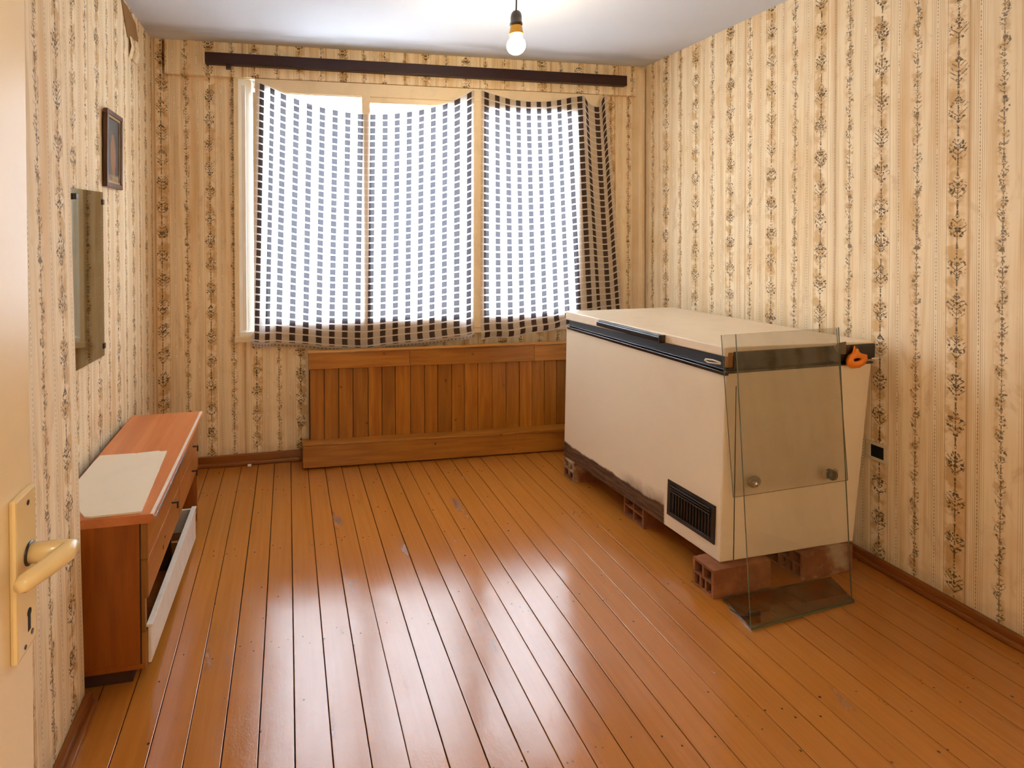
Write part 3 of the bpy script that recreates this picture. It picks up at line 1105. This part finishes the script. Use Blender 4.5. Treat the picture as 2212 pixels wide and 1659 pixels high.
for i in range(n_):
    j = (i + 1) % n_
    (o1, i1_), (o2, i2_) = lay
    bm.faces.new((o1[i], o1[j], i1_[j], i1_[i]))
    bm.faces.new((o2[j], o2[i], i2_[i], i2_[j]))
    bm.faces.new((o1[j], o1[i], o2[i], o2[j]))
    bm.faces.new((i1_[i], i1_[j], i2_[j], i2_[i]))
bmesh.ops.bevel(bm, geom=[e for e in bm.edges if len(e.link_faces) == 2 and e.calc_face_angle(0) > 0.9], offset=0.004, segments=2, affect='EDGES')
clip = link('orange_clip', bm, M['orange'], None, True)
tag(clip, 'orange plastic loop clip hanging at the freezer lid corner', 'clip')
bm = bmesh.new()
tube(bm, [ept(0.618, 0.925, 0.020), ept(0.622, 0.950, 0.020), ept(0.640, 0.985, 0.018), ept(0.645, 1.000, 0.016)], 0.0035, 8)
link('strap', bm, M['orange'], clip, True)

# ---- hollow bricks under it
def brick(x, y, rot, L, Wd, H, holes, label, mat='clay'):
    """Hollow clay brick; the cells open on its -x end. Origin: near left floor corner."""
    bm = bmesh.new()
    t_ = 0.011
    box(bm, 0, L, 0, t_, 0, H)                    # front face
    box(bm, 0, L, Wd - t_, Wd, 0, H)
    box(bm, 0, L, t_, Wd - t_, 0, t_)
    box(bm, 0, L, t_, Wd - t_, H - t_, H)
    rows_ = len(holes)
    hz = (H - 2 * t_ - (rows_ - 1) * t_ * 0.8) / rows_
    z = t_
    for ri, n in enumerate(holes):
        if ri:
            box(bm, 0, L, t_, Wd - t_, z, z + t_ * 0.8)
            z += t_ * 0.8
        wy = (Wd - 2 * t_)
        for k in range(1, n):
            yc = t_ + wy * k / n
            box(bm, 0.0, L, yc - t_ * 0.4, yc + t_ * 0.4, z, z + hz)
        z += hz
    o = link('hollow_brick', bm, M[mat])
    o.location = (x, y, 0.0)
    o.rotation_euler = (0, 0, rot)
    tag(o, label, 'brick', 'hollow bricks under the freezer')
    return o
brick(1.694, 1.940, 0.06, 0.292, 0.108, 0.1165, (3, 2), 'hollow red brick under the near left freezer corner with open cells')
brick(2.161, 1.972, 0.06, 0.282, 0.115, 0.1165, (3, 2), 'plaster-smeared hollow brick under the near right freezer corner', 'clay_smeared')
brick(1.752, 2.470, 0.03, 0.250, 0.160, 0.1165, (2, 2), 'shadowed hollow brick under the middle of the freezer front')
brick(1.668, 3.010, 0.03, 0.250, 0.112, 0.1165, (2, 2), 'small hollow brick under the far freezer corner by the pine casing', 'clay_smeared')
# ---- glass sheets at the near end
def quad_sheet(name, pts, thick, mat, parent=None, edge_w=0.0025):
    """A glass sheet from four corners (bl, br, tr, tl); its cut edges are darker."""
    p = [Vector(q) for q in pts]
    n = (p[1] - p[0]).cross(p[3] - p[0]).normalized()
    if n.y > 0 and abs(n.z) < 0.9:
        n = -n
    bm = bmesh.new()
    b4 = [q + n * thick for q in p]
    vs = [bm.verts.new(q) for q in p] + [bm.verts.new(q) for q in b4]
    bm.faces.new((vs[0], vs[1], vs[2], vs[3])).material_index = 0
    bm.faces.new((vs[7], vs[6], vs[5], vs[4])).material_index = 0
    for i in range(4):
        j = (i + 1) % 4
        bm.faces.new((vs[i], vs[j], vs[j + 4], vs[i + 4])).material_index = 1
    return link(name, bm, [mat, M['edge']], parent)

def on_plane(p0, n, px, py):
    v = (R_ * ((px - CX) / F_PX) + D_ * ((py - CY) / F_PX) + fwd)
    k = (p0 - CAM).dot(n) / v.dot(n)
    return CAM + v * k

# flat dusty sheet on the floor
fs = thing('floor_glass_sheet', 'dusty brown glass sheet lying flat on the floor before the freezer', 'glass sheet', (1.97, 1.85, 0))
sheet_pts = [Vector((1.700, 1.758, 0.001)), Vector((2.236, 1.812, 0.001)), Vector((2.290, 1.958, 0.001)), Vector((1.729, 1.930, 0.001))]
bm = bmesh.new()
vs = [bm.verts.new(q) for q in sheet_pts] + [bm.verts.new(q + Vector((0, 0, 0.008))) for q in sheet_pts]
bm.faces.new((vs[3], vs[2], vs[1], vs[0])).material_index = 0
bm.faces.new((vs[4], vs[5], vs[6], vs[7])).material_index = 0
for i in range(4):
    j = (i + 1) % 4
    bm.faces.new((vs[i], vs[j], vs[j + 4], vs[i + 4])).material_index = 1
link('pane', bm, [M['smoked'], M['edge']], fs)
bm = bmesh.new()
hexa(bm, [(1.733, 1.800, 0.010), (1.790, 1.806, 0.010), (1.790, 1.820, 0.010), (1.733, 1.814, 0.010)],
     [(1.733, 1.800, 0.034), (1.790, 1.806, 0.034), (1.790, 1.820, 0.034), (1.733, 1.814, 0.034)], 0.006)
link('pull_handle', bm, M['bakelite'], fs)
bm = bmesh.new()
tube(bm, [(1.735, 1.808, 0.016), (1.718, 1.815, 0.014), (1.706, 1.840, 0.012), (1.702, 1.862, 0.012)], 0.003, 8)
link('wire', bm, M['cord'], fs, True)

# tall leaning pane: foot on the flat sheet's front edge, head against the lid
BL, BR = Vector((1.700, 1.765, 0.0095)), Vector((2.225, 1.818, 0.0095))
TP = ept(0.60, 0.98, 0.040)
nA = (BR - BL).cross(TP - BL).normalized()
TL, TR = on_plane(BL, nA, 1588, 722), on_plane(BL, nA, 1810, 707)
pa = quad_sheet('leaning_glass_pane', [BL, BR, TR, TL], 0.005, M['pane'])
tag(pa, 'tall clear glass pane leaning on the freezer end from the floor', 'glass pane')
# shorter grey pane standing flat against the end face behind it
q0 = ept(0.3, 0.95, 0.019)
d_ = (ept(0.7, 0.5, 0) - ept(0.0, 0.5, 0)).normalized()
nB = Vector((d_.y, -d_.x, 0.0))
pb = thing('grey_glass_pane', 'shorter grey glass pane with two knobs flat against the freezer end', 'glass pane', tuple(q0))
pts = [on_plane(q0, nB, *q) for q in ((1583, 1074), (1830, 1037), (1806, 709), (1557, 724))]
quad_sheet('pane', pts, 0.004, M['pane2'], pb)
kb = on_plane(q0 + nB * 0.005, nB, 1628, 1040)
bm = bmesh.new()
lathe(bm, [(0.0, 0.010), (0.020, 0.009), (0.024, 0.004), (0.024, 0.0)], kb, nB, 24)
for v_ in bm.verts:
    dd = (v_.co - kb).dot(d_)
    v_.co += d_ * dd * 0.35
r1 = link('rosette', bm, M['greyplastic'], pb, True)
bm = bmesh.new()
lathe(bm, [(0.0, 0.030), (0.008, 0.028), (0.011, 0.020), (0.011, 0.006)], kb - d_ * 0.010, nB, 20)
link('knob', bm, M['chrome'], r1, True)
kb = on_plane(q0 + nB * 0.005, nB, 1788, 1022)
for sx in (-0.030, 0.024):
    bm = bmesh.new()
    hexa(bm, [kb + d_ * (sx) + Vector((0, 0, -0.016)), kb + d_ * (sx + 0.012) + Vector((0, 0, -0.020)), kb + d_ * (sx + 0.012) + nB * 0.016 + Vector((0, 0, -0.020)), kb + d_ * sx + nB * 0.016 + Vector((0, 0, -0.016))],
         [kb + d_ * (sx) + Vector((0, 0, 0.014)), kb + d_ * (sx + 0.012) + Vector((0, 0, 0.018)), kb + d_ * (sx + 0.012) + nB * 0.016 + Vector((0, 0, 0.018)), kb + d_ * sx + nB * 0.016 + Vector((0, 0, 0.014))], 0.003)
    r2 = link('knob_bracket', bm, M['chrome'], pb)
bm = bmesh.new()
lathe(bm, [(0.0, 0.032), (0.018, 0.030), (0.022, 0.024), (0.022, 0.004), (0.010, 0.0)], kb, nB, 24)
link('knob', bm, M['gloss_black'], pb, True)

# ================================================================== SOCKET ON THE RIGHT WALL
t = thing('wall_socket', 'broken square wall socket low on the right wall behind the freezer', 'socket', (XR, 1.99, 0.51))
bm = bmesh.new()
y0, y1, z0, z1 = 1.950, 2.045, 0.470, 0.552
box(bm, XR - 0.008, XR, y0, y1, z0, z0 + 0.014, 0.002)
box(bm, XR - 0.008, XR, y0, y1, z1 - 0.014, z1, 0.002)
box(bm, XR - 0.008, XR, y0, y0 + 0.018, z0 + 0.014, z1 - 0.014, 0.002)
box(bm, XR - 0.008, XR, y1 - 0.020, y1, z0 + 0.014, z1 - 0.014, 0.002)
link('cover_frame', bm, M['ivory'], t)
solid('socket_hole', (XR - 0.003, XR + 0.002, y0 + 0.016, y1 - 0.018, z0 + 0.012, z1 - 0.012), M['hole'], t)

# ================================================================== SIDEBOARD ON THE LEFT
CY0, CY1, CZT, CXB, CXF = 1.945, 3.020, 0.565, -0.788, -0.468
cb = thing('sideboard', 'low brown veneered sideboard with broken drawers along the left wall', 'cabinet', (-0.62, 2.48, 0))
bm = bmesh.new()
prof = [(CXB, CZT - 0.030), (CXF + 0.012, CZT - 0.030), (CXF + 0.026, CZT - 0.014), (CXF + 0.020, CZT), (CXB, CZT)]
fa = [bm.verts.new((x, CY0, z)) for x, z in prof]
fb = [bm.verts.new((x, CY1, z)) for x, z in prof]
bm.faces.new(fa); bm.faces.new(fb[::-1])
for i in range(5):
    j = (i + 1) % 5
    bm.faces.new((fa[i], fb[i], fb[j], fa[j]))
link('top', bm, M['veneer_top'], cb)
solid('side_panel', (CXB, CXF - 0.0235, CY0 + 0.004, CY0 + 0.022, 0.062, CZT - 0.031), M['veneer'], cb, 0.002)
solid('side_panel', (CXB, CXF - 0.004, CY1 - 0.024, CY1 - 0.004, 0.0, CZT - 0.031), M['veneer'], cb, 0.002)
solid('divider', (CXB + 0.02, CXF - 0.030, 2.475, 2.493, 0.062, CZT - 0.031), M['dark_in'], cb)
solid('bottom_panel', (CXB, CXF - 0.006, CY0 + 0.004, CY1 - 0.024, 0.045, 0.062), M['veneer'], cb, 0.002)
solid('back_panel', (CXB - 0.004, CXB + 0.004, CY0 + 0.01, CY1 - 0.01, 0.03, CZT - 0.002), M['dark_in'], cb)
solid('plinth', (CXB + 0.02, CXF - 0.05, CY0 + 0.015, CY1 - 0.03, 0.0, 0.045), M['dark_in'], cb)
bm = bmesh.new()
box(bm, CXF - 0.0235, CXF - 0.0185, CY0 + 0.006, CY0 + 0.022, 0.062, 0.534)
link('gap_strip', bm, M['dark_in'], cb)
YM = 2.484
def drawer(name, y0, y1, z0, z1, handle):
    d = solid(name, (CXF - 0.018, CXF + 0.004, y0, y1, z0, z1), [M['veneer_front']], cb, 0.0025)
    if handle:
        hy, hz = handle
        bm = bmesh.new()
        box(bm, CXF + 0.004, CXF + 0.030, hy - 0.004, hy + 0.004, hz - 0.010, hz - 0.003, 0.0015)
        box(bm, CXF + 0.024, CXF + 0.031, hy - 0.006, hy + 0.006, hz - 0.030, hz - 0.002, 0.0015)
        link('handle', bm, M['bakelite'], d)
    else:
        bm = bmesh.new()
        box(bm, CXF + 0.0035, CXF + 0.0046, 2.20, 2.212, 0.345, 0.351)
        link('screw_hole', bm, M['hole'], d)
        bm = bmesh.new()
        box(bm, CXF + 0.0035, CXF + 0.0046, 2.17, 2.178, 0.318, 0.334)
        link('screw_hole', bm, M['hole'], d)
    return d
drawer('drawer_front', CY0 + 0.003, YM - 0.0015, 0.414, 0.533, (2.33, 0.425))
drawer('drawer_front', YM + 0.0015, CY1 - 0.026, 0.414, 0.533, (2.83, 0.460))
drawer('drawer_front', CY0 + 0.003, YM - 0.0015, 0.282, 0.4115, None)
drawer('drawer_front', YM + 0.0015, CY1 - 0.026, 0.282, 0.4115, (2.80, 0.352))
solid('post', (CXF - 0.0185, CXF - 0.006, CY0 + 0.004, CY0 + 0.022, 0.170, 0.2805), M['raw_edge'], cb, 0.002)
solid('post', (CXF - 0.0185, CXF - 0.0012, CY0 + 0.001, CY0 + 0.022, 0.064, 0.169), M['raw_edge'], cb, 0.003)
bm = bmesh.new()                                                   # raw sawn ends of the near drawer fronts
box(bm, CXF - 0.0175, CXF + 0.001, CY0 + 0.0005, CY0 + 0.004, 0.416, 0.531, 0.001)
box(bm, CXF - 0.0175, CXF + 0.001, CY0 + 0.0005, CY0 + 0.004, 0.284, 0.410, 0.001)
link('raw_end', bm, M['raw_edge'], cb)
# dropped drawer with a white front board at the bottom
dr = solid('white_front', (CXF - 0.001, CXF + 0.010, CY0 + 0.012, 2.79, 0.020, 0.168), M['chalky'], cb, 0.003)
hx = dr.data
for v_ in hx.vertices:                                             # it hangs crooked: pulled out further at the far end
    v_.co.x += (v_.co.y - CY0) * 0.014
    v_.co.z += (2.79 - v_.co.y) * (0.045 if v_.co.z < 0.1 else 0.012)
bm = bmesh.new()
hexa(bm, [(CXF - 0.006, CY0 + 0.012, 0.178), (CXF + 0.014, CY0 + 0.012, 0.178), (CXF + 0.026, 2.79, 0.168), (CXF + 0.004, 2.79, 0.168)],
     [(CXF - 0.006, CY0 + 0.012, 0.188), (CXF + 0.014, CY0 + 0.012, 0.188), (CXF + 0.026, 2.79, 0.178), (CXF + 0.004, 2.79, 0.178)], 0.002)
link('top_lip', bm, M['chalky'], dr)
solid('drawer_side', (CXF - 0.20, CXF + 0.012, 2.775, 2.788, 0.062, 0.170), M['chalky'], cb, 0.002)
solid('drawer_side', (CXF - 0.12, CXF + 0.006, 2.50, 2.512, 0.062, 0.165), M['raw_edge'], cb, 0.002)
# bright metal strip under the front edge of the top
bm = bmesh.new()
box(bm, CXF + 0.0262, CXF + 0.0300, CY0 + 0.002, 2.52, CZT - 0.022, CZT - 0.008, 0.001)
link('edge_strip', bm, M['alu'], cb)
bm = bmesh.new()
box(bm, CXF + 0.012, CXF + 0.0225, CY0 + 0.001, CY1 - 0.001, CZT - 0.003, CZT + 0.0007)
link('worn_edge', bm, M['chalky'], cb)
# white board lying on it
bm = bmesh.new()
pts = [(-0.780, 2.425), (-0.776, 2.485), (-0.640, 2.482), (-0.632, 2.476), (-0.624, 2.482), (-0.545, 2.490), (-0.538, 2.482), (-0.512, 2.482),
       (-0.486, 1.957), (-0.640, 1.952), (-0.662, 1.958), (-0.690, 2.000), (-0.780, 2.02)]
f1 = [bm.verts.new((x, y, CZT + 0.0008)) for x, y in pts]
f2 = [bm.verts.new((x, y, CZT + 0.007)) for x, y in pts]
bm.faces.new(f1); bm.faces.new(f2[::-1])
for i in range(len(pts)):
    j = (i + 1) % len(pts)
    bm.faces.new((f1[i], f1[j], f2[j], f2[i]))
tag(link('white_board', bm, M['sheet']), 'flat off-white board lying on the near half of the sideboard', 'board')

# ================================================================== MIRROR AND PICTURE
t = thing('wall_mirror', 'tall narrow frameless mirror clipped to the left wall', 'mirror', (XL, 2.46, 1.3))
bm = bmesh.new()
hexa(bm, [(XL + 0.004, 2.27, 0.966), (XL + 0.010, 2.27, 0.966), (XL + 0.0192, 2.655, 0.956), (XL + 0.0132, 2.655, 0.956)],
     [(XL + 0.004, 2.27, 1.676), (XL + 0.010, 2.27, 1.676), (XL + 0.0192, 2.655, 1.684), (XL + 0.0132, 2.655, 1.684)], 0.001)
link('mirror_glass', bm, M['mirror'], t)
for y, z in ((2.650, 1.640), (2.650, 1.000), (2.335, 1.645)):
    solid('mirror_clip', (XL + 0.001, XL + 0.0235, y - 0.008, y + 0.012, z - 0.012, z + 0.012), M['bakelite'], t, 0.002)

t = thing('framed_picture', 'small dark print in a brown wooden frame high on the left wall', 'picture', (XL, 2.84, 1.9))
def pic(y, z, o):
    lean = 0.004 + (z - 1.72) / 0.35 * 0.004
    return (XL + lean + o, y, z)
Y0, Y1, Z0, Z1 = 2.705, 2.945, 1.715, 2.072
bm = bmesh.new()
fw = 0.022
for y0, y1, z0, z1 in ((Y0, Y1, Z0, Z0 + fw), (Y0, Y1, Z1 - fw, Z1), (Y0, Y0 + fw, Z0 + fw, Z1 - fw), (Y1 - fw, Y1, Z0 + fw, Z1 - fw)):
    hexa(bm, [pic(y0, z0, 0), pic(y0, z0, 0.020), pic(y1, z0, 0.020), pic(y1, z0, 0)], [pic(y0, z1, 0), pic(y0, z1, 0.020), pic(y1, z1, 0.020), pic(y1, z1, 0)], 0.004)
link('frame', bm, M['frame'], t)
bm = bmesh.new()
g = 0.010
for y0, y1, z0, z1 in ((Y0 + fw, Y1 - fw, Z0 + fw, Z0 + fw + g), (Y0 + fw, Y1 - fw, Z1 - fw - g, Z1 - fw), (Y0 + fw, Y0 + fw + g, Z0 + fw + g, Z1 - fw - g), (Y1 - fw - g, Y1 - fw, Z0 + fw + g, Z1 - fw - g)):
    hexa(bm, [pic(y0, z0, 0.002), pic(y0, z0, 0.013), pic(y1, z0, 0.013), pic(y1, z0, 0.002)], [pic(y0, z1, 0.002), pic(y0, z1, 0.013), pic(y1, z1, 0.013), pic(y1, z1, 0.002)])
link('slip', bm, M['gilt'], t)
bm = bmesh.new()
uvl = bm.loops.layers.uv.new('UVMap')
ys, zs = (Y0 + fw, Y1 - fw), (Z0 + fw, Z1 - fw)
vs = [bm.verts.new(pic(y, z, o)) for o in (0.002, 0.008) for y, z in ((ys[0], zs[0]), (ys[1], zs[0]), (ys[1], zs[1]), (ys[0], zs[1]))]
for idx in ((3, 2, 1, 0), (4, 5, 6, 7), (0, 1, 5, 4), (1, 2, 6, 5), (2, 3, 7, 6), (3, 0, 4, 7)):
    f = bm.faces.new([vs[i] for i in idx])
    for l in f.loops:
        l[uvl].uv = ((l.vert.co.y - ys[0]) / (ys[1] - ys[0]), (l.vert.co.z - zs[0]) / (zs[1] - zs[0]))
link('print', bm, M['print'], t)
solid('nail', (XL, XL + 0.012, 2.820, 2.826, 2.076, 2.082), M['bakelite'], t)

# ================================================================== OPEN DOOR
DXF, DYE = -0.360, 0.862
door = structure('door_1', 'open cream door leaf with ivory lever handle at the left edge', (DXF - 0.02, 0.46, 0))
door['category'] = 'door'
bm = bmesh.new()
box(bm, DXF - 0.040, DXF, 0.062, DYE, 0.008, 2.03, 0.003)
link('door_leaf', bm, M['door'], door)
bm = bmesh.new()
box(bm, DXF, DXF + 0.009, 0.796, 0.855, 0.932, 1.150, 0.004)
pl = link('handle_plate', bm, M['handle'], door)
bm = bmesh.new()
lathe(bm, [(0.0, 0.0098), (0.0036, 0.0098), (0.0036, 0.0085)], (DXF, 0.830, 1.133), (1, 0, 0), 12)
lathe(bm, [(0.0, 0.0098), (0.0036, 0.0098), (0.0036, 0.0085)], (DXF, 0.838, 0.950), (1, 0, 0), 12)
lathe(bm, [(0.0, 0.0098), (0.0030, 0.0098), (0.0030, 0.0085)], (DXF, 0.818, 0.942), (1, 0, 0), 12)
link('screw', bm, M['bakelite'], pl)
bm = bmesh.new()
box(bm, DXF + 0.0086, DXF + 0.0096, 0.826, 0.8335, 0.957, 0.984, 0.0004)
lathe(bm, [(0.0, 0.0098), (0.0056, 0.0098), (0.0056, 0.0085)], (DXF, 0.8298, 0.982), (1, 0, 0), 14)
link('keyhole', bm, M['hole'], pl)
bm = bmesh.new()
hy, hz = 0.832, 1.062
tube(bm, [(DXF + 0.006, hy, hz), (DXF + 0.050, hy, hz), (DXF + 0.060, hy - 0.002, hz), (DXF + 0.058, hy - 0.010, hz), (DXF + 0.046, hy - 0.036, hz - 0.002),
          (DXF + 0.029, hy - 0.066, hz - 0.004), (DXF + 0.0265, hy - 0.073, hz - 0.004)], 0.010, 18,
     radii=[0.0135, 0.0135, 0.0140, 0.0135, 0.0125, 0.0115, 0.007])
lv = link('lever', bm, M['handle'], pl, True)
bm = bmesh.new()
lathe(bm, [(0.0150, 0.0), (0.0160, 0.004), (0.0160, 0.011), (0.0138, 0.012)], (DXF, hy, hz), (1, 0, 0), 20)
link('collar', bm, M['bakelite'], pl, True)
# frame of that doorway
bm = bmesh.new()
box(bm, DX0 - 0.02, DX0 + 0.015, -0.11, YF + 0.012, 0.0, DZ + 0.03, 0.003)
box(bm, DX1 - 0.015, DX1 + 0.02, -0.11, YF + 0.012, 0.0, DZ + 0.03, 0.003)
box(bm, DX0 + 0.015, DX1 - 0.015, -0.11, YF + 0.012, DZ - 0.012, DZ + 0.03, 0.003)
structure('trim_4', obj=link('trim_4', bm, M['cream']))
